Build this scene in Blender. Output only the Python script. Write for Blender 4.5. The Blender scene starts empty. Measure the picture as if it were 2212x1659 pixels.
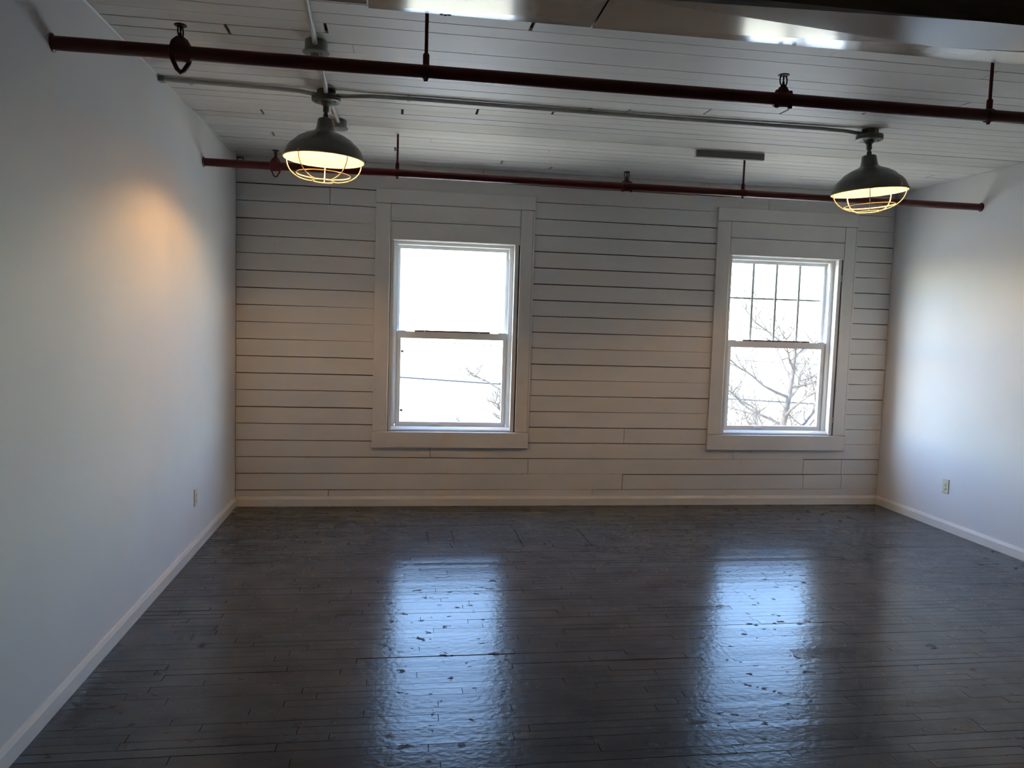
import bpy, math, random
from mathutils import Vector, Matrix

sc = bpy.context.scene
C = sc.collection
PI = math.pi
rnd = random.Random(7)

# ------------------------------------------------------------------ camera
W, H, YR = 5.80, 2.87, -12.0          # room width, ceiling height, rear wall
CAM = Vector((1.3182, -6.6129, 1.5834))
CR = Vector((0.989062, -0.144255, 0.030785))
CU = Vector((-0.01923, 0.080822, 0.996543))
CF = Vector((0.146244, 0.986234, -0.077164))
cam_d = bpy.data.cameras.new('camera')
cam = bpy.data.objects.new('camera', cam_d)
C.objects.link(cam)
cam.matrix_world = Matrix(((CR.x, CU.x, -CF.x, CAM.x), (CR.y, CU.y, -CF.y, CAM.y), (CR.z, CU.z, -CF.z, CAM.z), (0, 0, 0, 1)))
cam_d.sensor_width = 36.0
cam_d.lens = 27.247
cam_d.clip_start = 0.05
cam_d.clip_end = 400
sc.camera = cam

# ------------------------------------------------------------------ world, sun, exposure
SKY, SUN = 1.10, 9.0
world = bpy.data.worlds.new('sky')
sc.world = world
world.use_nodes = True
wn = world.node_tree.nodes
wl = world.node_tree.links
wn.clear()
wo = wn.new('ShaderNodeOutputWorld')
wb = wn.new('ShaderNodeBackground')
ws = wn.new('ShaderNodeTexSky')
ws.sky_type = 'NISHITA'
ws.sun_disc = False
ws.sun_elevation = math.radians(42)
ws.sun_rotation = math.radians(276)
ws.air_density = 1.0
ws.dust_density = 0.6
wb.inputs['Strength'].default_value = SKY
wt = wn.new('ShaderNodeMix')                      # camera white balance sits on the warm side of the sky
wt.data_type = 'RGBA'
wt.blend_type = 'MULTIPLY'
wt.inputs[0].default_value = 1.0
wt.inputs[7].default_value = (.92, .98, 1.07, 1)
wl.new(ws.outputs[0], wt.inputs[6])
wl.new(wt.outputs[2], wb.inputs['Color'])
wl.new(wb.outputs[0], wo.inputs['Surface'])
sun_d = bpy.data.lights.new('sun', 'SUN')
sun_d.energy = SUN
sun_d.color = (1.0, 0.90, 0.74)
sun_d.angle = math.radians(0.6)
sun = bpy.data.objects.new('sun', sun_d)
C.objects.link(sun)
sun.rotation_euler = Vector((.95, -.10, -.78)).to_track_quat('-Z', 'Y').to_euler()       # from the left, raking along the facade
sun.location = (-20, 3, 20)

vs = sc.view_settings
vs.view_transform = 'Standard'
vs.look = 'None'
vs.exposure = 1.45
vs.gamma = 1.0
vs.use_curve_mapping = False
sc.cycles.max_bounces = 6
sc.cycles.diffuse_bounces = 4
sc.cycles.glossy_bounces = 2
sc.cycles.caustics_reflective = False
sc.cycles.caustics_refractive = False
sc.cycles.sample_clamp_indirect = 12.0
sc.cycles.use_adaptive_sampling = True
sc.cycles.adaptive_threshold = 0.05
sc.cycles.adaptive_min_samples = 16
sc.cycles.use_denoising = True

# ------------------------------------------------------------------ materials
def mat(name, col, rough=0.5, metal=0.0, spec=0.5, var=0.0, vscale=6.0, bump=0.0, bscale=30.0, stretch=(1, 1, 1),
        emit=None, estr=0.0, spots=None, rvar=0.0, coat=0.0):
    m = bpy.data.materials.new(name)
    m.use_nodes = True
    n, l = m.node_tree.nodes, m.node_tree.links
    b = n['Principled BSDF']
    b.inputs['Base Color'].default_value = (*col, 1)
    b.inputs['Roughness'].default_value = rough
    b.inputs['Metallic'].default_value = metal
    b.inputs['Specular IOR Level'].default_value = spec
    if coat:
        b.inputs['Coat Weight'].default_value = coat
        b.inputs['Coat Roughness'].default_value = 0.1
    if emit:
        b.inputs['Emission Color'].default_value = (*emit, 1)
        b.inputs['Emission Strength'].default_value = estr
    if var or bump or spots or rvar:
        tc = n.new('ShaderNodeNewGeometry')
        mp = n.new('ShaderNodeMapping')
        mp.inputs['Scale'].default_value = stretch
        l.new(tc.outputs['Position'], mp.inputs['Vector'])
    last = None
    if var:
        t = n.new('ShaderNodeTexNoise')
        t.inputs['Scale'].default_value = vscale
        t.inputs['Detail'].default_value = 2
        l.new(mp.outputs[0], t.inputs['Vector'])
        r = n.new('ShaderNodeValToRGB')
        r.color_ramp.elements[0].position = 0.3
        r.color_ramp.elements[1].position = 0.7
        r.color_ramp.elements[0].color = (*[c * (1 - var) for c in col], 1)
        r.color_ramp.elements[1].color = (*[min(1, c * (1 + var)) for c in col], 1)
        l.new(t.outputs['Fac'], r.inputs['Fac'])
        l.new(r.outputs['Color'], b.inputs['Base Color'])
        last = r.outputs['Color']
    if spots:
        scol, sscale, thr = spots
        t = n.new('ShaderNodeTexNoise')
        t.inputs['Scale'].default_value = sscale
        t.inputs['Detail'].default_value = 3
        t.inputs['Roughness'].default_value = 0.65
        l.new(mp.outputs[0], t.inputs['Vector'])
        r = n.new('ShaderNodeValToRGB')
        r.color_ramp.elements[0].position = thr
        r.color_ramp.elements[1].position = thr + 0.02
        r.color_ramp.elements[0].color = (0, 0, 0, 1)
        r.color_ramp.elements[1].color = (1, 1, 1, 1)
        l.new(t.outputs['Fac'], r.inputs['Fac'])
        mx = n.new('ShaderNodeMix')
        mx.data_type = 'RGBA'
        if last:
            l.new(last, mx.inputs[6])
        else:
            mx.inputs[6].default_value = (*col, 1)
        mx.inputs[7].default_value = (*scol, 1)
        l.new(r.outputs['Color'], mx.inputs[0])
        l.new(mx.outputs[2], b.inputs['Base Color'])
        if rvar:
            ma = n.new('ShaderNodeMath')
            ma.operation = 'MULTIPLY_ADD'
            l.new(r.outputs['Color'], ma.inputs[0])
            ma.inputs[1].default_value = 0.4
            ma.inputs[2].default_value = rough
            l.new(ma.outputs[0], b.inputs['Roughness'])
    elif rvar:
        t = n.new('ShaderNodeTexNoise')
        t.inputs['Scale'].default_value = 4.0
        t.inputs['Detail'].default_value = 2
        l.new(mp.outputs[0], t.inputs['Vector'])
        ma = n.new('ShaderNodeMath')
        ma.operation = 'MULTIPLY_ADD'
        l.new(t.outputs['Fac'], ma.inputs[0])
        ma.inputs[1].default_value = rvar
        ma.inputs[2].default_value = rough
        l.new(ma.outputs[0], b.inputs['Roughness'])
    if bump:
        t = n.new('ShaderNodeTexNoise')
        t.inputs['Scale'].default_value = bscale
        t.inputs['Detail'].default_value = 2
        l.new(mp.outputs[0], t.inputs['Vector'])
        bp = n.new('ShaderNodeBump')
        bp.inputs['Strength'].default_value = bump
        bp.inputs['Distance'].default_value = 0.01
        l.new(t.outputs['Fac'], bp.inputs['Height'])
        l.new(bp.outputs['Normal'], b.inputs['Normal'])
    return m

M = {}
M['drywall'] = mat('white_drywall_paint', (.76, .76, .765), .65, var=.02, vscale=2)
M['board'] = mat('white_board_paint', (.74, .735, .71), .42, bump=.10, bscale=22, stretch=(.25, 1, 1), var=.05, vscale=5,
                 spots=((.10, .085, .07), 42, .735))
M['ceil'] = mat('white_ceiling_paint', (.74, .73, .70), .5, bump=.10, bscale=22, stretch=(.25, 1, 1), var=.05, vscale=4,
                spots=((.16, .14, .12), 40, .74))
M['rear'] = mat('brown_rear_wall', (.26, .18, .13), .8, var=.1)
M['backing'] = mat('old_dark_wood', (.05, .042, .035), .9)
M['trim'] = mat('white_trim_paint', (.76, .75, .72), .38, bump=.05, bscale=25, var=.03, spots=((.12, .10, .09), 42, .745))
M['base'] = mat('white_baseboard_paint', (.78, .76, .72), .35, bump=.03, bscale=20, var=.02)
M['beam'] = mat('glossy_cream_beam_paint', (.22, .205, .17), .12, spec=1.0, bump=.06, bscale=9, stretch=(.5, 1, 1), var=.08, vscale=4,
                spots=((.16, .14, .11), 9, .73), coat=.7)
M['beamside'] = mat('shaded_brown_beam_side', (.16, .115, .075), .7, bump=.3, bscale=20, stretch=(.2, 1, 2), var=.3)  # dark brown stands in for shade on the face turned from the windows
M['floor'] = mat('dark_grey_floor_paint', (.072, .076, .078), .21, spec=.18, bump=.12, bscale=38, stretch=(.8, 1, 1), var=.18, vscale=5,
                 spots=((.030, .020, .014), 14, .625), rvar=.1)
M['subfloor'] = mat('dark_subfloor', (.006, .006, .006), .9)
M['red'] = mat('dark_red_pipe_paint', (.085, .006, .007), .34, var=.15, vscale=8, bump=.05, bscale=60)
M['bronze'] = mat('dark_bronze', (.018, .015, .012), .5, metal=.2)
M['conduit'] = mat('painted_conduit', (.50, .50, .46), .45, var=.05)
M['galv'] = mat('grey_painted_steel', (.26, .27, .245), .45, var=.06)
M['canopy'] = mat('backlit_grey_canopy', (.11, .115, .10), .45, var=.06)  # grey darkened so the ceiling fittings carry their backlit shade in the colour
M['shade'] = mat('grey_enamel_shade', (.13, .135, .12), .35, var=.04)
M['shadein'] = mat('glow_tinted_enamel_lining', (.62, .48, .27), .5)  # white enamel tinted yellow, the bulb's warm glow put into the colour
M['guard'] = mat('cream_wire_guard', (.62, .56, .42), .35)
M['bulb'] = mat('lit_bulb', (1, .9, .7), .3, emit=(1.0, .56, .22), estr=270.0)
M['brass'] = mat('socket_brass', (.4, .3, .12), .4, metal=.9)
M['ivory'] = mat('ivory_plastic', (.72, .68, .52), .35)
M['black'] = mat('black_slot', (.01, .01, .01), .6)
M['vinyl'] = mat('white_vinyl', (.80, .80, .79), .3)
M['brown'] = mat('brown_weatherstrip', (.07, .04, .03), .7)
M['bark'] = mat('grey_brown_bark', (.085, .070, .060), .9, var=.3, vscale=6)
M['leaf'] = mat('dusty_green_leaf', (.05, .065, .05), .6, var=.3, vscale=3)
M['ground'] = mat('dry_grass_ground', (.46, .39, .25), .95, var=.12, vscale=.4)
M['bounce'] = mat('bounce_slab_tan', (.62, .54, .40), .9, var=.05, vscale=.7)
M['street'] = mat('pale_asphalt_street', (.60, .60, .59), .95, var=.06, vscale=.6)
M['cable'] = mat('black_cable', (.02, .02, .025), .6)
M['pole'] = mat('weathered_pole_wood', (.16, .12, .09), .9, var=.2)
M['ext'] = mat('exterior_clapboard_paint', (.62, .60, .56), .7)

g = bpy.data.materials.new('window_glass')
g.use_nodes = True
gn, gl = g.node_tree.nodes, g.node_tree.links
gn.clear()
go = gn.new('ShaderNodeOutputMaterial')
gm = gn.new('ShaderNodeMixShader')
gt = gn.new('ShaderNodeBsdfTransparent')
gt.inputs['Color'].default_value = (.96, .98, .97, 1)
gg = gn.new('ShaderNodeBsdfGlossy')
gg.inputs['Roughness'].default_value = 0.0
# Schlick reflectance from |N.I|, the same on entering and leaving a thin pane
ge = gn.new('ShaderNodeNewGeometry')
gd_ = gn.new('ShaderNodeVectorMath')
gd_.operation = 'DOT_PRODUCT'
gl.new(ge.outputs['Incoming'], gd_.inputs[0])
gl.new(ge.outputs['Normal'], gd_.inputs[1])
def gmath(op, a, b=None):
    q = gn.new('ShaderNodeMath')
    q.operation = op
    for i_, x_ in enumerate((a, b)):
        if x_ is None:
            continue
        if isinstance(x_, (int, float)):
            q.inputs[i_].default_value = x_
        else:
            gl.new(x_, q.inputs[i_])
    return q.outputs[0]
gs = gmath('ADD', gmath('MULTIPLY', gmath('POWER', gmath('SUBTRACT', 1.0, gmath('ABSOLUTE', gd_.outputs['Value'])), 5.0), .96), .04)
gl.new(gs, gm.inputs[0])
gl.new(gt.outputs[0], gm.inputs[1])
gl.new(gg.outputs[0], gm.inputs[2])
gl.new(gm.outputs[0], go.inputs['Surface'])
M['glass'] = g

# ------------------------------------------------------------------ mesh helpers
class MB:
    def __init__(s):
        s.v, s.f = [], []
    def add(s, vs_, fs_):
        o = len(s.v)
        s.v += [tuple(p) for p in vs_]
        s.f += [tuple(o + i for i in f) for f in fs_]
        return s
    def hexa(s, p):       # 8 points: bottom loop 0-3, top loop 4-7
        return s.add(p, [(3, 2, 1, 0), (4, 5, 6, 7), (0, 1, 5, 4), (1, 2, 6, 5), (2, 3, 7, 6), (3, 0, 4, 7)])
    def box(s, x0, x1, y0, y1, z0, z1):
        return s.hexa([(x0, y0, z0), (x1, y0, z0), (x1, y1, z0), (x0, y1, z0), (x0, y0, z1), (x1, y0, z1), (x1, y1, z1), (x0, y1, z1)])
    def bevbox(s, x0, x1, y0, y1, z0, z1, b=.003, axis='y-'):
        # box whose room-facing side (y0) has a bevelled rim
        a = [(x0, y1, z0), (x1, y1, z0), (x1, y1, z1), (x0, y1, z1)]
        c = [(x0, y0 + b, z0), (x1, y0 + b, z0), (x1, y0 + b, z1), (x0, y0 + b, z1)]
        d = [(x0 + b, y0, z0 + b), (x1 - b, y0, z0 + b), (x1 - b, y0, z1 - b), (x0 + b, y0, z1 - b)]
        fs = [(3, 2, 1, 0)[::-1][::-1]]
        f = [(0, 3, 2, 1)[::-1]]
        f = [(1, 0, 3, 2)]
        for o in (0, 4):
            for i in range(4):
                j = (i + 1) % 4
                f.append((o + j, o + i, o + 4 + i, o + 4 + j)[::-1])
        f.append((8, 9, 10, 11))
        return s.add(a + c + d, f)
    def prism(s, prof, axis, a, b):     # extrude 2-D profile along axis
        n = len(prof)
        def P(u, v, t):
            return {'x': (t, u, v), 'y': (u, t, v), 'z': (u, v, t)}[axis]
        vv = [P(u, v, a) for u, v in prof] + [P(u, v, b) for u, v in prof]
        ff = [tuple(range(n))[::-1], tuple(range(n, 2 * n))]
        for i in range(n):
            j = (i + 1) % n
            ff.append((i, j, n + j, n + i))
        return s.add(vv, ff)
    def lathe(s, prof, c=(0, 0, 0), seg=32, axis='z', cap=True):
        vv, ff = [], []
        n = len(prof)
        for k in range(seg):
            a = 2 * PI * k / seg
            ca, sa = math.cos(a), math.sin(a)
            for r, h in prof:
                q = {'z': (r * ca, r * sa, h), 'x': (h, r * ca, r * sa), 'y': (r * sa, h, r * ca)}[axis]
                vv.append((q[0] + c[0], q[1] + c[1], q[2] + c[2]))
        for k in range(seg):
            k2 = (k + 1) % seg
            for i in range(n - 1):
                ff.append((k * n + i, k2 * n + i, k2 * n + i + 1, k * n + i + 1))
        if cap:
            if prof[0][0] > 1e-6:
                ff.append(tuple(k * n for k in range(seg))[::-1])
            if prof[-1][0] > 1e-6:
                ff.append(tuple(k * n + n - 1 for k in range(seg)))
        return s.add(vv, ff)
    def tube(s, pts, r, seg=8, closed=False):
        pts = [Vector(p) for p in pts]
        n = len(pts)
        rs = r if isinstance(r, (list, tuple)) else [r] * n
        vv, ff = [], []
        up = None
        for i, p in enumerate(pts):
            if closed:
                t = pts[(i + 1) % n] - pts[i - 1]
            else:
                t = pts[min(i + 1, n - 1)] - pts[max(i - 1, 0)]
            t.normalize()
            if up is None:
                up = t.orthogonal().normalized()
            u = up - t * up.dot(t)
            if u.length < 1e-6:
                u = t.orthogonal()
            u.normalize()
            up = u
            w = t.cross(u)
            for k in range(seg):
                a = 2 * PI * k / seg
                vv.append(p + (u * math.cos(a) + w * math.sin(a)) * rs[i])
        m = n if closed else n - 1
        for i in range(m):
            i2 = (i + 1) % n
            for k in range(seg):
                k2 = (k + 1) % seg
                ff.append((i * seg + k, i * seg + k2, i2 * seg + k2, i2 * seg + k))
        if not closed:
            ff.append(tuple(range(seg))[::-1])
            ff.append(tuple((n - 1) * seg + k for k in range(seg)))
        return s.add(vv, ff)
    def build(s, name, m, parent=None, smooth=False, loc=None):
        me = bpy.data.meshes.new(name)
        me.from_pydata(s.v, [], s.f)
        me.update()
        if smooth:
            me.shade_smooth()
            me.set_sharp_from_angle(angle=math.radians(38))
        me.materials.append(M[m])
        o = bpy.data.objects.new(name, me)
        C.objects.link(o)
        if parent:
            o.parent = parent
        if loc:
            o.location = loc
        return o

def tag(o, label, cat, group=None, kind=None):
    o['label'] = label
    o['category'] = cat
    if group:
        o['group'] = group
    if kind:
        o['kind'] = kind
    return o

def empty(name, loc, rot=(0, 0, 0)):
    o = bpy.data.objects.new(name, None)
    o.empty_display_size = 0.05
    C.objects.link(o)
    o.location = loc
    o.rotation_euler = rot
    return o

def project(x, y, z):
    d = Vector((x, y, z)) - CAM
    w = d.dot(CF)
    if w < .05:
        return None
    f = 27.247 * 2212 / 36
    return 1106 + f * d.dot(CR) / w, 829.5 - f * d.dot(CU) / w

# ------------------------------------------------------------------ room shell
WT = 0.20
o = MB().box(-.15, 0, YR - .15, WT, -.3, H + .30).build('wall_left', 'drywall')
tag(o, 'plain white painted drywall wall on the left', 'wall', kind='structure')
o = MB().box(W, W + .15, YR - .15, WT, -.3, H + .30).build('wall_right', 'drywall')
tag(o, 'plain white painted drywall wall on the right', 'wall', kind='structure')
o = MB().box(0, W, YR - .15, YR, -.3, H + .30).build('wall_rear', 'rear')
tag(o, 'brown wall at the far end behind the viewer', 'wall', kind='structure')

WX = [(1.270, 2.290), (4.245, 5.265)]          # window openings
WZ = (0.650, 2.255)
T = .014                                       # board thickness
wb_ = MB()
y0, y1 = T, WT
xs = [0, WX[0][0] - .03, WX[0][1] + .03, WX[1][0] - .03, WX[1][1] + .03, W]
zlo, zhi = WZ[0] - .005, WZ[1] + .005
wb_.box(0, W, y0, y1, -.3, zlo)
wb_.box(0, W, y0, y1, zhi, H + .30)
for i in (0, 2, 4):
    wb_.box(xs[i], xs[i + 1], y0, y1, zlo, zhi)
wall_back = wb_.build('wall_back', 'backing')
tag(wall_back, 'white painted horizontal plank wall with two windows', 'wall', kind='structure')

def zrow(k, x):
    zl, zm, zr = .142 + .1398 * k, .142 + .1381 * k, .144 + .1402 * k
    if x <= .9:
        return zl
    if x <= 2.5:
        return zl + (zm - zl) * (x - .9) / 1.6
    if x <= 4.1:
        return zm
    if x <= 5.4:
        return zm + (zr - zm) * (x - 4.1) / 1.3
    return zr

joints = {-1: [.758, 3.05], 0: [3.32, 5.05, 5.43], 1: [2.462, 5.04, 5.42], 2: [1.607, 4.35], 3: [3.319], 17: [.742],
          18: [4.564], 19: [2.0, 4.0], 8: [], 12: []}
def gap(rng, lo=.0048, hi=.0088):
    return lo + (hi - lo) * rng.random() ** .8
for k in range(-1, 20):
    if 3 <= k <= 17:
        segs = [(.002, 1.20), (2.37, 4.17), (5.352, W - .002)]
    else:
        segs = [(.002, W - .002)]
    cuts = []
    for a, b in segs:
        q = [a] + [j for j in joints.get(k, []) if a < j < b] + [b]
        cuts += list(zip(q[:-1], q[1:]))
    for a, b in cuts:
        ga, gb = gap(rnd), gap(rnd)
        if rnd.random() < .25:
            gb = .0016
        a2, b2 = a + .0022, b - .0022
        za0 = max(0.0, zrow(k, a) if k >= 0 else 0)
        zb0 = max(0.0, zrow(k, b) if k >= 0 else 0)
        za1, zb1 = min(H - .002, zrow(k + 1, a)) - ga, min(H - .002, zrow(k + 1, b)) - gb
        d = rnd.uniform(-.0012, .0012)
        # long full-width boards get intermediate stations so that they follow the sagging courses
        st = [a2] + [x for x in (.9, 2.5, 4.1, 5.4) if a2 < x < b2] + [b2]
        m = MB()
        for s0, s1 in zip(st[:-1], st[1:]):
            def zz(x, top):
                t = (x - a2) / (b2 - a2)
                if top:
                    return min(H - .0005, zrow(k + 1, x)) - (0 if k == 19 else ga + (gb - ga) * t)
                return 0.0 if k < 0 else zrow(k, x)
            m.hexa([(s0, d, zz(s0, 0)), (s1, d, zz(s1, 0)), (s1, T, zz(s1, 0)), (s0, T, zz(s0, 0)),
                    (s0, d, zz(s0, 1)), (s1, d, zz(s1, 1)), (s1, T, zz(s1, 1)), (s0, T, zz(s0, 1))])
        m.build('board', 'board', wall_back)

# ceiling --------------------------------------------------------------
ceiling = MB().box(-.15, W + .15, -4.26, WT, H + T, H + .30).box(-.15, W + .15, YR - .15, -4.26, H, H + .30).build('ceiling', 'backing')
ceiling.data.materials.append(M['ceil'])
for pl in ceiling.data.polygons:
    if pl.center.y < -4.26 and pl.index >= 6:
        pl.material_index = 1
tag(ceiling, 'white painted plank ceiling running parallel to the window wall', 'ceiling', kind='structure')
CJ = {2: [.44], 1: [.885], 0: [1.316], -1: [1.769], -2: [2.222], -3: [2.65], -4: [3.10], -5: [3.525], -6: [3.98], -8: [4.39],
      -10: [.527], -11: [.972], -13: [1.865], 7: [.414, 5.525], 9: [1.268], 11: [2.11], 12: [2.53], -7: [], -9: [4.83]}
def yb(j):
    return -1.65 + .119 * (j - .5)
j = -21
while True:
    ylo, yhi = yb(j), min(yb(j + 1), 0.0)
    if ylo >= -.005:
        break
    jt = sorted(CJ.get(j, []))
    extra = round(((j * .44 * 1.7 + 2.2) % 5.3) / .44) * .44 + .2
    q = [.001] + jt + [W - .001]
    if not jt or (abs(extra - jt[0]) > 1.2 and j % 2):
        q = sorted(q + [min(max(extra, .5), 5.3)])
    for a, b in zip(q[:-1], q[1:]):
        big = [b in jt, a in jt]
        ga, gb = gap(rnd, .0022, .0092), gap(rnd, .0022, .0092)
        a2 = a + (.008 if big[1] else .001)
        b2 = b - (.008 if big[0] else .001)
        d = H + rnd.uniform(-.0008, .0008)
        MB().hexa([(a2, ylo, d), (b2, ylo, d), (b2, yhi - gb, d), (a2, yhi - ga, d),
                   (a2, ylo, H + T), (b2, ylo, H + T), (b2, yhi - gb, H + T), (a2, yhi - ga, H + T)]).build('board', 'ceil', ceiling)
    j += 1

# floor ----------------------------------------------------------------
floor = MB().box(-.15, W + .15, -5.2, WT, -.3, -.016).box(-.15, W + .15, YR - .15, -5.2, -.3, 0).build('floor', 'subfloor')
floor.data.materials.append(M['floor'])
for pl in floor.data.polygons:
    if pl.index >= 6:
        pl.material_index = 1
tag(floor, 'glossy dark grey painted narrow strip wood floor', 'floor', kind='structure')
planks = []
P0 = .0551
NR = int(5.2 / P0)
forced = [(-1.27, -.79, 2.735), (-1.27, -.79, 2.232), (-1.13, -.85, 1.56), (-1.13, -.85, 1.745), (-.98, -.81, 4.87), (-1.41, -1.26, 4.893),
          (-1.41, -1.26, 4.725)]
for i in range(NR):
    yh = -i * P0
    yl = yh - P0
    yc = (yh + yl) / 2
    q = []
    x = rnd.uniform(.15, 1.1)
    while x < W - .12:
        q.append(x)
        x += rnd.choice((.55, .7, .85, 1.0, 1.2, 1.45)) * rnd.uniform(.85, 1.15)
    fx = [f[2] for f in forced if f[0] < yc < f[1]]
    q = [x for x in q if all(abs(x - f) > .12 for f in fx)] + fx
    q = [.0] + sorted(q) + [W]
    for a, b in zip(q[:-1], q[1:]):
        ga, gb = .0005 + .0024 * rnd.random() ** 2, .0005 + .0024 * rnd.random() ** 2
        if yc < -1.2 and yc > -1.28 and a > 4.7:
            ga = gb = .004
        tl = .0015 if rnd.random() < .10 else .0005
        t1, t2 = rnd.uniform(-tl, tl), rnd.uniform(-tl, tl)
        t3, t4 = t1 + rnd.uniform(-.0003, .0003), t2 + rnd.uniform(-.0003, .0003)
        e = .0012 + (.0016 if (b in fx or a in fx) else 0)
        za = -.0007
        P8 = [(a + e, yl, -.016), (b - e, yl, -.016), (b - e, yh - gb, -.016), (a + e, yh - ga, -.016),
              (a + e, yl, za + t1), (b - e, yl, za + t3), (b - e, yh - gb, za + t4), (a + e, yh - ga, za + t2)]
        vis = 0
        for s_ in range(9):
            pr = project(a + (b - a) * s_ / 8, yc, 0)
            if pr and 0 <= pr[0] <= 2212 and 0 <= pr[1] <= 1659:
                vis += 1
        planks.append((vis > 0, -yc + .0, P8))
vis_p = sorted([p for p in planks if p[0]], key=lambda p: -p[1])
rest = MB()
for n_, p in enumerate(vis_p):
    if n_ < 300:
        MB().hexa(p[2]).build('plank', 'floor', floor)
    else:
        rest.hexa(p[2])
for p in planks:
    if not p[0]:
        rest.hexa(p[2])
r_ = rest.build('strip_planks', 'floor', floor)
r_['kind'] = 'stuff'

# baseboards -----------------------------------------------------------
BT, BH = .014, .082
prof = [(0, 0), (BT, 0), (BT, BH - .022), (BT - .003, BH - .014), (.006, BH), (0, BH)]
o = MB().prism([(u, v) for u, v in prof], 'y', YR, 0).build('baseboard_left', 'base')
tag(o, 'white moulded baseboard along the left wall', 'baseboard', kind='structure')
o = MB().prism([(W - u, v) for u, v in prof][::-1], 'y', YR, 0).build('baseboard_right', 'base')
tag(o, 'white moulded baseboard along the right wall', 'baseboard', kind='structure')
o = MB().prism([(-u - .0015, v) for u, v in prof], 'x', BT, W - BT).build('baseboard_back', 'base')
tag(o, 'white moulded baseboard under the plank window wall', 'baseboard', kind='structure')
o = MB().prism([(0, H - .007), (.002, H - .007), (.007, H - .002), (.007, H), (0, H)], 'y', -4.2, -.02).build('trim_1', 'base')
tag(o, 'thin white caulk bead where left wall meets ceiling', 'trim', kind='structure')

# ceiling beam ---------------------------------------------------------
ZB = 2.68
beam = empty('ceiling_beam', (0, 0, 0))
tag(beam, 'broad glossy white painted beam crossing the ceiling above near red pipe', 'beam', kind='structure')
YF, YN = -3.73, -4.085
def beam_piece(name, stations, dz=0.0):
    # each station: x, strip line y, skew line y; three facets with slightly different tilt, as the old boards sit
    vv, ff = [], []
    for x, ys, yk in stations:
        z = ZB + dz
        vv += [(x, YF, H), (x, YF, z + .026 * (YF - ys)), (x, ys, z), (x, yk, z + .028 * (ys - yk)), (x, yk - .001, z - .010),
               (x, YN, z + .004), (x, YN, H)]
    n = 7
    for k in range(len(stations) - 1):
        for i in range(n):
            a, b = k * n + i, k * n + (i + 1) % n
            ff.append((a, a + n, b + n, b))
    m = (len(stations) - 1) * n
    ff += [tuple(range(n)), tuple(range(m, m + n))[::-1]]
    o = MB().add(vv, ff).build(name, 'beam', beam)
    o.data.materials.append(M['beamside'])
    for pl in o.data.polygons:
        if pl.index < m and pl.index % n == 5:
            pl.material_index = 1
    return o
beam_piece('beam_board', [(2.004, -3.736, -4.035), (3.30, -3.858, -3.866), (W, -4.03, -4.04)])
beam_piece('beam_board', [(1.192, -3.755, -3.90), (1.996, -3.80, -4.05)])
beam_piece('beam_board', [(.0, -3.78, -3.95), (1.186, -3.78, -3.95)], .012)

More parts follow.
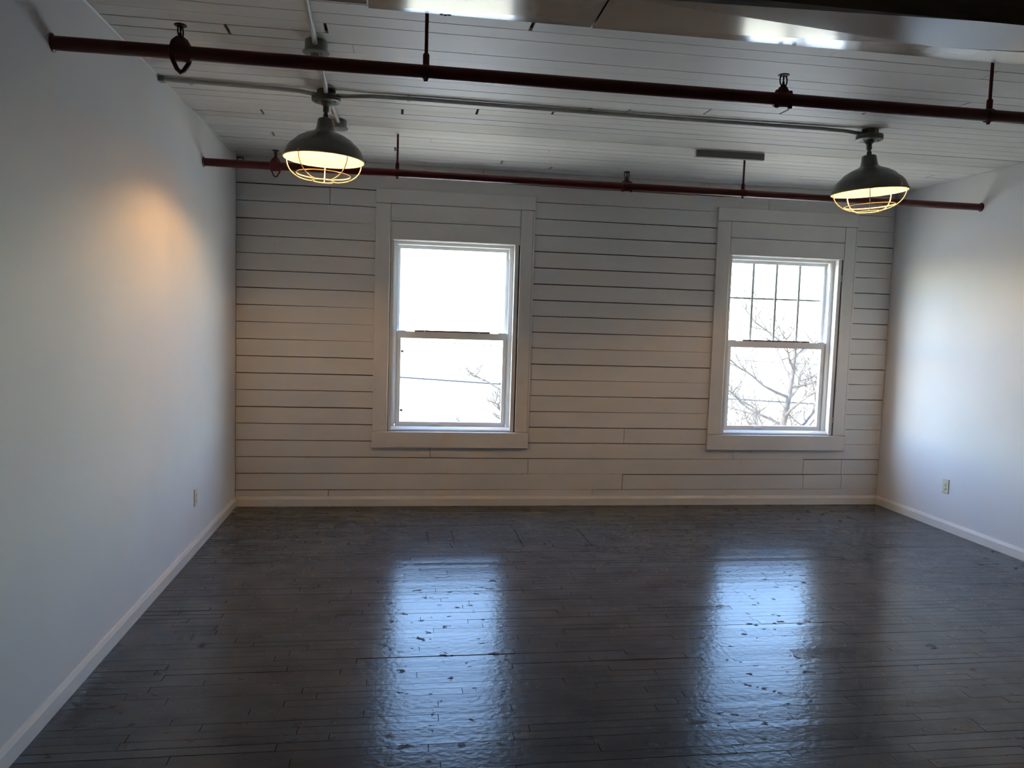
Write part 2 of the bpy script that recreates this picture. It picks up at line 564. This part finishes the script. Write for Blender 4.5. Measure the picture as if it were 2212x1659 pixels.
# ------------------------------------------------------------------ windows
def make_window(name, x0, x1, label, grid):
    z0, z1 = WZ
    root = empty(name, ((x0 + x1) / 2, 0, z0))
    tag(root, label, 'window', kind='structure')
    cx, cz = (x0 + x1) / 2, z0
    def part(mb, nm, m, parent=None, smooth=False):
        mb.v = [(a - cx, b, c_ - cz) for a, b, c_ in mb.v]
        return mb.build(nm, m, parent or root, smooth)
    oL, oR = x0 - .155, x1 + .164
    iL, iR = x0 - .031, x1 + .041
    zt = 2.548
    f = -.022
    ca = part(MB().bevbox(oL, oR - .0, f - .003, -.0012, zt + .002, 2.666), 'head_casing', 'trim')
    part(MB().bevbox(oL, iL - .0012, f, -.0012, .6475, zt - .001), 'side_casing', 'trim')
    part(MB().bevbox(iR + .0012, oR - .018, f, -.0012, .6475, zt - .001), 'side_casing', 'trim')
    part(MB().bevbox(oR - .0165, oR - .0, f + .002, -.0012, .6475, zt - .001, .002), 'edge_strip', 'trim')
    part(MB().bevbox(iL + .001, iR - .001, f + .003, T, 2.408, zt - .001), 'head_board', 'trim')
    part(MB().bevbox(iL + .001, iR - .001, f + .003, T, z1, 2.4035), 'head_board', 'trim')
    part(MB().bevbox(oL - .003, oR - .004, f - .012, -.0012, .507, .6445, .004), 'apron', 'trim')
    # stop beads beside the opening, a narrow slot left open beside the casing
    part(MB().box(iL + .006, x0, -.006, T, z0, z1 - .003), 'stop_bead', 'trim')
    part(MB().box(x1, iR - .009, -.006, T, z0, z1 - .003), 'stop_bead', 'trim')
    # jamb lining
    jl = MB()
    jl.box(x0 - .03, x0, T, WT, z0 - .005, z1 + .005).box(x1, x1 + .03, T, WT, z0 - .005, z1 + .005).box(x0, x1, T, WT, z1 - .004, z1 + .005).box(x0, x1, T, WT, z0 - .005, z0)
    part(jl, 'jamb', 'trim')
    # vinyl frame
    fw = .026
    yA, yB = .060, .195
    fr = MB()
    fr.box(x0, x0 + fw, yA, yB, z0 + .02, z1 - .004).box(x1 - fw, x1, yA, yB, z0 + .02, z1 - .004)
    fr.box(x0 + fw, x1 - fw, yA, yB, z1 - .028, z1 - .004)
    for xx in (x0 + fw, x1 - fw - .006):                       # parting ribs of the track
        fr.box(xx, xx + .006, .121, .128, z0 + .05, z1 - .028)
        fr.box(xx, xx + .006, .066, .072, z0 + .05, z1 - .028)
    part(fr, 'frame', 'vinyl')
    part(MB().prism([(.008, z0), (WT, z0), (WT, z0 + .012), (.10, z0 + .034), (.03, z0 + .026), (.008, z0 + .012)][::-1], 'x', x0, x1), 'sill', 'vinyl')
    # upper sash (outer track)
    st = .026
    ux0, ux1, uz0, uz1 = x0 + fw + .004, x1 - fw - .004, 1.452, z1 - .030
    us = MB()
    ya, yb2 = .134, .166
    us.box(ux0, ux0 + st, ya, yb2, uz0, uz1).box(ux1 - st, ux1, ya, yb2, uz0, uz1)
    us.box(ux0 + st, ux1 - st, ya, yb2, uz1 - .026, uz1).box(ux0 + st, ux1 - st, ya, yb2, uz0, uz0 + .032)
    usash = part(us, 'upper_sash', 'vinyl')
    part(MB().box(ux0 + st, ux1 - st, .149, .153, uz0 + .032, uz1 - .026), 'pane', 'glass', usash)
    if grid:
        for q in range(3):
            xx = ux0 + st + (ux1 - ux0 - 2 * st) * (q + 1) / 4
            part(MB().box(xx - .0105, xx + .0105, .1545, .159, uz0 + .032, uz1 - .026), 'muntin', 'vinyl', usash)
        zz_ = 1.885
        part(MB().box(ux0 + st, ux1 - st, .1592, .163, zz_ - .0085, zz_ + .0085), 'muntin', 'vinyl', usash)
    # balance stops at the head of the track
    for xx in (x0 + fw - .001, x1 - fw - .009):
        part(MB().box(xx, xx + .010, .074, .118, z1 - .11, z1 - .029), 'track_stop', 'vinyl')
    # lower sash (inner track)
    lz0, lz1 = z0 + .033, 1.494
    st2 = .040
    ls = MB()
    ya, yb2 = .082, .116
    ls.box(ux0, ux0 + st2, ya, yb2, lz0, lz1).box(ux1 - st2, ux1, ya, yb2, lz0, lz1)
    ls.box(ux0 + st2, ux1 - st2, ya, yb2, lz1 - .058, lz1).box(ux0 + st2, ux1 - st2, ya, yb2, lz0, lz0 + .034)
    lsash = part(ls, 'lower_sash', 'vinyl')
    part(MB().box(ux0 + st2, ux1 - st2, .097, .101, lz0 + .034, lz1 - .058), 'pane', 'glass', lsash)
    part(MB().box(ux0 + .155, ux1 - .155, ya + .004, yb2 - .006, lz1, lz1 + .012), 'weatherstrip', 'brown', lsash)
    for xx in (ux0 + .235, ux1 - .255):
        part(MB().box(xx, xx + .012, ya + .001, yb2 - .012, lz1, lz1 + .016), 'sash_lock', 'vinyl', lsash)
    for xx in (ux0 + .012, ux1 - .082):
        part(MB().bevbox(xx, xx + .07, ya - .003, ya + .02, lz1, lz1 + .007, .002), 'tilt_latch', 'vinyl', lsash)
    part(MB().bevbox(cx - .18, cx - .10, ya - .012, ya, lz0 + .012, lz0 + .026, .003), 'lift_handle', 'vinyl', lsash)
    if not grid:
        for zz_ in (1.318, .802):
            part(MB().box(ux0 + st2 + .002, ux0 + st2 + .026, .196, .225, zz_ - .009, zz_ + .009), 'shutter_pintle', 'cable')
    else:
        for zz_, h in ((2.085, .05), (.79, .045)):
            pts = [(iR - .005 + .006 * math.cos(a), -.010, zz_ + h / 2 * math.sin(a)) for a in [2 * PI * q / 14 for q in range(14)]]
            part(MB().tube(pts, .0035, 6, True), 'sash_cord_loop', 'vinyl', None, True)
    return root
make_window('window_1', *WX[0], 'left double-hung window with plain single panes and layered white casing', False)
make_window('window_2', *WX[1], 'right double-hung window with a grid of small panes in its upper sash', True)

# ------------------------------------------------------------------ red sprinkler pipes
def make_pipe(y, z, label, rods, heads):
    root = empty('sprinkler_pipe', (0, y, z))
    tag(root, label, 'pipe', 'red sprinkler pipes under the ceiling')
    R_ = .0265
    MB().lathe([(R_, 0.0), (R_, W)], axis='x', seg=24).build('pipe', 'red', root, True)
    for xx, s_ in ((0, 1), (W, -1)):
        pr = [(R_, 0), (.034, 0), (.034, .004), (R_ + .001, .010)]
        MB().lathe([(r, s_ * h) for r, h in pr], (xx, 0, 0), axis='x', seg=24, cap=False).build('wall_escutcheon', 'red', root, True)
    for xr in rods:
        rod = MB().lathe([(.0075, .026), (.0075, H - z)], (xr, 0, 0), seg=12).build('hanger_rod', 'red', root, True)
        MB().lathe([(.0125, .024), (.0135, .030), (.0135, .066), (.0115, .070), (.008, .074)], (xr, 0, 0), seg=14).build('coupling_nut', 'red', rod, True)
        pr = [(-.012, .0275), (-.012, .0305), (.012, .0305), (.012, .0275)]
        MB().lathe([(r, h) for h, r in pr], (xr, 0, 0), axis='x', seg=24, cap=False).lathe([(.006, -.040), (.009, -.034), (.009, -.028)], (xr, 0, 0), seg=10).build('hanger_ring', 'red', rod, True)
    for xh, ang, loop in heads:
        fit = MB()
        # saddle around the pipe, boss on top
        fit.lathe([(.0275, -.036), (.033, -.034), (.034, -.02), (.034, .02), (.033, .034), (.0275, .036)], (0, 0, 0), axis='x', seg=24, cap=False)
        fit.lathe([(.026, .0), (.026, .036), (.021, .044), (.019, .050)], (0, 0, 0), seg=20)
        if not loop:
            for sx in (-1, 1):
                fit.lathe([(.006, -.041), (.0105, -.038), (.0105, -.020)], (sx * .030, -.012, 0), seg=6)
                fit.lathe([(.0105, .018), (.0105, .032), (.006, .036)], (sx * .030, -.010, 0), seg=6)
        fo = fit.build('tee_fitting', 'red', root, True)
        fo.location = (xh, 0, 0)
        fo.rotation_euler = (0, 0, 0)
        if loop:
            # slack strap loop hung round the fitting
            prof = [(0, -.074), (.012, -.066), (.030, -.036), (.040, -.002), (.036, .026), (.020, .048), (.004, .056), (-.012, .052),
                    (-.028, .036), (-.038, .004), (-.032, -.030), (-.014, -.064)]
            ca, sa = math.cos(math.radians(35)), math.sin(math.radians(35))
            pts = [(u * ca, u * sa, v) for u, v in prof]
            MB().tube(pts, .009 if y < -2 else .0050, 8, True).build('strap_loop', 'red', fo, True)
        sp = MB()
        sp.lathe([(.012, .046), (.014, .048), (.014, .056), (.009, .060), (.007, .066)], seg=6)          # hex boss
        arms = []
        for s_ in (-1, 1):
            pts = []
            for q in range(9):
                a = -PI / 2 + PI * q / 8
                pts.append((s_ * (.006 + .015 * math.cos(a)), 0, .080 + .024 * math.sin(a)))
            sp.tube(pts, .0032, 6)
        sp.lathe([(.004, .060), (.0055, .072), (.003, .078), (.004, .088), (.003, .103)], seg=8)          # bulb and button
        sp.lathe([(.004, .101), (.022, .1005), (.0245, .1035), (.022, .1055), (.0, .107)], seg=16)          # deflector
        so = sp.build('sprinkler_head', 'bronze', fo, True)
        so.rotation_euler = (0, 0, ang)
    return root
make_pipe(-3.36, 2.592, 'thick dark red sprinkler pipe nearest the camera, crossing above both lamps', [1.408, 3.947], [(.462, 1.35, True), (2.95, .35, False)])
make_pipe(-1.06, 2.605, 'thinner looking dark red sprinkler pipe close to the window wall', [1.289, 3.832], [(.470, 1.35, True), (2.937, .35, False)])

# ------------------------------------------------------------------ pendant lamps
def make_lamp(x, y, tilt, label):
    root = empty('pendant_lamp', (x, y, H))
    tag(root, label, 'lamp', 'caged pendant lamps')
    MB().lathe([(.052, 0), (.052, -.034), (.050, -.036)], seg=8).build('ceiling_box', 'canopy', root, True)
    cv = MB().lathe([(.080, -.034), (.081, -.040), (.081, -.047), (.078, -.049), (.081, -.052), (.080, -.062), (.074, -.066), (.030, -.067)], seg=32).build('cover_plate', 'canopy', root, True)
    for sx in (-.05, .05):
        MB().lathe([(.004, -.070), (.006, -.066)], (sx, -.02, 0), seg=8).build('screw', 'bronze', cv, True)
    MB().lathe([(.030, -.066), (.030, -.072), (.022, -.086), (.017, -.090)], seg=20).build('swivel_hub', 'canopy', root, True)
    hp = empty('hanging_fixture', (0, 0, -.086))
    hp.parent = root
    hp.rotation_euler = (0, tilt, 0)
    z = .086
    MB().lathe([(.0165, -.002), (.0165, -.036), (.011, -.038), (.011, -.048), (.015, -.050), (.015, -.076), (.013, -.082)], seg=12).build('stem', 'canopy', hp, True)
    sh = [(.034, -.072), (.039, -.074), (.043, -.080), (.050, -.128), (.056, -.140), (.072, -.150), (.110, -.165), (.150, -.188), (.172, -.210),
          (.190, -.224), (.208, -.246), (.220, -.275), (.226, -.292), (.231, -.294), (.231, -.300)]
    MB().lathe(sh, seg=48, cap=False).build('shade', 'shade', hp, True)
    inn = [(.228, -.300), (.223, -.292), (.216, -.275), (.204, -.249), (.186, -.228), (.168, -.214), (.146, -.192), (.108, -.170), (.066, -.156), (.045, -.150), (.0, -.150)]
    MB().lathe(inn, seg=48, cap=False).build('reflector_lining', 'shadein', hp, True)
    # guard
    gd = MB()
    for q in range(5):
        a = 2 * PI * q / 5 + .38
        pts = []
        for t in range(11):
            u = t / 10
            r = .222 - .162 * u ** 1.9
            zz_ = -.300 - .122 * (1 - (1 - u) ** 1.7)
            pts.append((r * math.cos(a), r * math.sin(a), zz_))
        gd.tube(pts, .0032, 6)
    for r, zz_, w_ in ((.226, -.301, .0042), (.151, -.386, .0034), (.060, -.422, .0034)):
        gd.tube([(r * math.cos(a), r * math.sin(a), zz_) for a in [2 * PI * q / 40 for q in range(40)]], w_, 6, True)
    gob = gd.build('wire_guard', 'guard', hp, True)
    for q in range(3):
        a = 2 * PI * q / 3 - 2.1
        MB().box(-.010, .010, -.004, .004, -.306, -.290).build('guard_clip', 'galv', hp).matrix_local = Matrix.Rotation(a, 4, 'Z') @ Matrix.Translation((.231, 0, 0)) @ Matrix.Rotation(PI / 2, 4, 'Z')
    MB().lathe([(.022, -.148), (.022, -.166), (.018, -.170)], seg=16).build('socket', 'ivory', hp, True)
    MB().lathe([(.013, -.168), (.016, -.176), (.026, -.192), (.029, -.206), (.025, -.222), (.014, -.232), (.0, -.236)], seg=20).build('bulb', 'bulb', hp, True)
    return root
make_lamp(.888, -2.0, math.radians(1.5), 'grey caged pendant lamp left of the windows, near the left wall')
make_lamp(4.228, -2.0, math.radians(-4.5), 'grey caged pendant lamp at right, beside the right wall')

# ------------------------------------------------------------------ conduits, boxes on the ceiling
CRD = .012
cz_ = H - CRD - .003
cd = empty('electrical_conduit', (0, -2.0, cz_))
tag(cd, 'painted conduit run across ceiling joining the two pendant lamps', 'conduit')
pts1 = [(.004, -.035, 0), (.55, -.018, 0), (.74, -.006, -.002), (.80, 0, -.008), (.833, 0, -.010)]
pts2 = [(.943, 0, -.012), (1.00, 0, -.012), (1.07, 0, -.006), (1.14, 0, -.001), (1.4, -.004, 0), (2.6, .012, 0), (3.9, .0, 0), (4.05, 0, -.003), (4.13, 0, -.010), (4.173, 0, -.012)]
MB().tube(pts1, CRD, 10).build('tube', 'conduit', cd, True)
MB().tube(pts2, CRD, 10).build('tube', 'conduit', cd, True)
for xx in (.16, 2.42, 1.35):
    pr = [(-.008, CRD), (-.008, CRD + .002), (.008, CRD + .002), (.008, CRD)]
    m = MB().lathe([(r, h) for h, r in pr], (xx, -.012 if xx < 1 else .006, 0), axis='x', seg=14, cap=False)
    m.box(xx - .008, xx + .008, -.030, .030, CRD - .001, CRD + .0025)
    m.build('strap', 'conduit', cd, True)
MB().box(.003, .03, -.055, -.015, -.014, .0145).build('end_clamp', 'galv', cd)

cd2 = empty('electrical_conduit', (.905, -2.0, cz_))
tag(cd2, 'painted conduit run from under the beam towards the window wall, past left lamp', 'conduit')
MB().tube([(.03, -1.54, 0), (.012, -.95, 0), (.008, -.841, -.010)], CRD, 10).build('tube', 'conduit', cd2, True)
MB().tube([(.008, -.729, -.010), (.006, -.6, 0), (-.004, -.2, 0), (-.010, -.10, -.012), (-.014, -.056, -.016)], CRD, 10).build('tube', 'conduit', cd2, True)
MB().tube([(-.014, .056, -.016), (-.006, .15, 0), (.002, .605, -.008)], CRD, 10).build('tube', 'conduit', cd2, True)

def round_box(x, y, socket, label):
    root = empty('junction_box', (x, y, H))
    tag(root, label, 'junction box', 'round ceiling junction boxes')
    MB().lathe([(.052, 0), (.053, -.048)], seg=12).build('body', 'galv', root, True)
    MB().lathe([(.053, -.046), (.061, -.048), (.062, -.054), (.058, -.058), (.0, -.060)], seg=28).build('cover', 'galv', root, True)
    if socket:
        MB().lathe([(.021, -.058), (.021, -.078), (.018, -.086), (.0, -.087)], (-.004, 0, 0), seg=18).build('nipple', 'galv', root, True)
        MB().box(.022, .028, -.02, -.012, -.074, -.058).build('cover_tab', 'galv', root)
    return root
round_box(.913, -2.785, True, 'round grey junction box above near red pipe, with a stub nipple')
round_box(.906, -1.34, False, 'round grey junction box half hidden behind the left lamp')

pl_ = empty('ceiling_raceway', (3.665, -1.19, H))
tag(pl_, 'grey rectangular surface raceway box screwed flat to the ceiling between the lamps', 'raceway')
MB().box(-.257, .257, -.0, .034, -.046, 0).build('body', 'galv', pl_)
for sx in (-1, 1):
    MB().box(sx * .2585 - .0015, sx * .2585 + .0015, -.001, .035, -.047, 0).build('end_cap', 'conduit', pl_)

br = empty('wall_bracket', (.035, -.001, 2.835))
tag(br, 'small dark bracket high in the corner by the left wall', 'bracket')
MB().box(-.025, .025, -.012, 0, .012, .018).build('top_bar', 'bronze', br)
MB().box(-.025, -.020, -.010, 0, -.004, .012).build('leg', 'bronze', br)
MB().box(.020, .025, -.010, 0, -.004, .012).build('leg', 'bronze', br)

ck = empty('beam_clip', (1.463, -3.727, 2.690))
tag(ck, 'small black and white cable clip on the beam edge', 'clip')
MB().lathe([(.0, -.012), (.006, -.010), (.006, .010)], seg=10).build('screw_stud', 'black', ck, True)
MB().box(-.020, -.007, -.003, .003, -.012, .004).box(.007, .020, -.003, .003, -.012, .004).build('saddle', 'vinyl', ck)

# ------------------------------------------------------------------ wall outlets
def outlet(x, y, z, s, label):
    root = empty('wall_outlet', (x, y, z), (0, 0, -PI / 2 if s > 0 else PI / 2))
    tag(root, label, 'outlet', 'ivory duplex wall outlets')
    # local frame: plate lies in xz, faces -y... rotated so that -y looks into the room
    root.rotation_euler = (0, 0, PI / 2 if s > 0 else -PI / 2)
    MB().bevbox(-.036, .036, -.007, 0, -.058, .058, .003).build('cover_plate', 'ivory', root)
    for zz_ in (-.020, .020):
        r = MB().lathe([(.0, -.0095), (.0150, -.0095), (.0165, -.0085), (.0165, -.006)], (0, 0, zz_), axis='y', seg=20).build('receptacle', 'ivory', root, True)
        MB().box(-.0075, -.0055, -.0100, -.0093, zz_ - .002, zz_ + .007).box(.0055, .0075, -.0100, -.0093, zz_ - .002, zz_ + .006).lathe([(.0025, -.0100), (.0025, -.0093)], (0, 0, zz_ - .008), axis='y', seg=10).build('slots', 'black', r)
    MB().lathe([(.0, -.0085), (.003, -.0080), (.0035, -.0065)], axis='y', seg=10).build('screw', 'bronze', root, True)
    return root
outlet(0, -1.275, .368, 1, 'ivory duplex outlet low on the left wall')
outlet(W, -.905, .364, -1, 'ivory duplex outlet low on the right wall')

# ------------------------------------------------------------------ outside
GZ = -3.6
gr = MB().box(-70, 90, .25, 160, GZ - .3, GZ).build('ground', 'ground')
tag(gr, 'sunlit dry ground far below the windows', 'ground', kind='structure')
gr = MB().box(-70, 90, 12.5, 23, GZ, GZ + .02).build('street', 'street')
tag(gr, 'pale street running past beyond the trees', 'street', kind='structure')
gr = MB().box(-30, 40, .25, 9.0, GZ, GZ + .03).build('bounce_slab', 'bounce')  # unseen slab added to bounce warm sunlight onto the ceiling near the windows
tag(gr, 'added pale slab below the windows that bounces sunlight up to the ceiling', 'bounce_slab', kind='structure')
o = MB().box(-.15, W + .15, YR - .15, WT, -3.6, -.3).build('wall_outside', 'ext')
tag(o, 'lower storey of the building below the floor', 'wall', kind='structure')

def make_tree(x, y, h, seed, lean, label, n0=9, spread=1.0):
    r = random.Random(seed)
    root = empty('bare_tree', (x, y, GZ))
    tag(root, label, 'tree', 'bare trees outside the windows')
    trunk, br_ = MB(), MB()
    tips = []
    pts = []
    n = 9
    for i in range(n + 1):
        t = i / n
        pts.append(Vector((lean[0] * t + .10 * math.sin(5 * t + seed), lean[1] * t + .08 * math.cos(4 * t), h * .78 * t)))
    rad = [.13 * (1 - .72 * i / n) for i in range(n + 1)]
    trunk.tube(pts, rad, 9)
    def grow(p, d, L, r0, lev):
        q = [p]
        dd = d.normalized()
        m = 5
        for i in range(m):
            dd = (dd + Vector((r.uniform(-.28, .28), r.uniform(-.28, .28), r.uniform(-.16, .30)))).normalized()
            q.append(q[-1] + dd * L / m)
        br_.tube(q, [r0 * (1 - .75 * i / m) for i in range(m + 1)], 5 if lev < 2 else 4)
        if lev < 3:
            for i in range(2, m + 1):
                for _ in range(2 if lev < 2 else 1):
                    a = r.uniform(0, 2 * PI)
                    side = Vector((math.cos(a), math.sin(a), r.uniform(-.2, .7)))
                    grow(q[i], dd * .55 + side * .8, L * r.uniform(.4, .62), r0 * .45, lev + 1)
    for i in range(n0):
        t = .42 + .58 * i / (n0 - 1)
        k = t * n
        i0 = min(int(k), n - 1)
        p = pts[i0].lerp(pts[i0 + 1], k - i0)
        a = 2.4 * i + seed
        grow(p, Vector((math.cos(a), math.sin(a), r.uniform(.1, .8))), h * .30 * spread * r.uniform(.7, 1.1), .055 * (1.15 - t * .6), 0)
    trunk.build('trunk', 'bark', root, True)
    br_.build('branches', 'bark', root, True)
    return root
make_tree(9.6, 9.4, 6.2, 3, (.25, 0, 0), 'bare branching tree with a stout trunk outside the right window', 14)
make_tree(3.9, 11.0, 4.7, 11, (-.2, 0, 0), 'smaller bare tree in front of the power cable, seen low through left window', 8, .75)
make_tree(5.0, 18.0, 4.4, 5, (.2, 0, 0), 'thin bare tree beyond the left window, behind the power cable', 7, .8)

def make_shrub(x, y, h, w, seed, label):
    r = random.Random(seed)
    root = empty('evergreen_shrub', (x, y, GZ))
    tag(root, label, 'shrub')
    MB().tube([(0, 0, 0), (.05, 0, h * .5), (0, .05, h * .85)], [.05, .035, .01], 7).build('stem', 'bark', root, True)
    m = MB()
    for _ in range(1500):
        a, u, v = r.uniform(0, 2 * PI), r.random() ** .5, r.random()
        rr = w * u * math.sin(PI * min(.96, .12 + v * .88)) ** .7
        c = Vector((rr * math.cos(a), rr * math.sin(a), .2 + v * (h - .2)))
        n1 = Vector((r.uniform(-1, 1), r.uniform(-1, 1), r.uniform(-.3, 1))).normalized()
        t1 = n1.orthogonal().normalized()
        t2 = n1.cross(t1)
        s_ = r.uniform(.05, .11)
        m.add([c - t1 * s_, c - t2 * s_ * .45, c + t1 * s_, c + t2 * s_ * .45], [(0, 1, 2, 3)])
    fo = m.build('foliage', 'leaf', root)
    fo['kind'] = 'stuff'
    return root
make_shrub(9.6, 19.0, 3.3, 1.3, 1, 'rounded evergreen shrub low beyond the right window')

# power line carried by two poles
cab = empty('power_cable', (0, 14, 0))
tag(cab, 'dark power cable crossing outside both windows', 'cable')
pts = []
for i in range(33):
    x = -16 + 50 * i / 32
    u = (x - 9) / 25
    pts.append((x, 0, .09 - .0427 * (x - 1.41) + .35 * (u * u - .09)))
MB().tube(pts, .022, 6).build('wire', 'cable', cab, True)
MB().tube([(p[0], p[1], p[2] + 1.02 + .012 * (p[0] - 4)) for p in pts], .010, 5).build('wire', 'cable', cab, True)
for nm, i in (('left', 0), ('right', 32)):
    pp = pts[i]
    po = empty('utility_pole', (pp[0], 14.45, GZ))
    tag(po, 'wooden utility pole holding the %s end of the power cable' % nm, 'pole', 'utility poles')
    MB().lathe([(.15, 0), (.11, 7.0)], seg=14).build('shaft', 'pole', po, True)
    MB().box(-.06, .06, -.40, -.10, pp[2] + .03 - GZ, pp[2] + .13 - GZ).build('crossarm', 'pole', po)
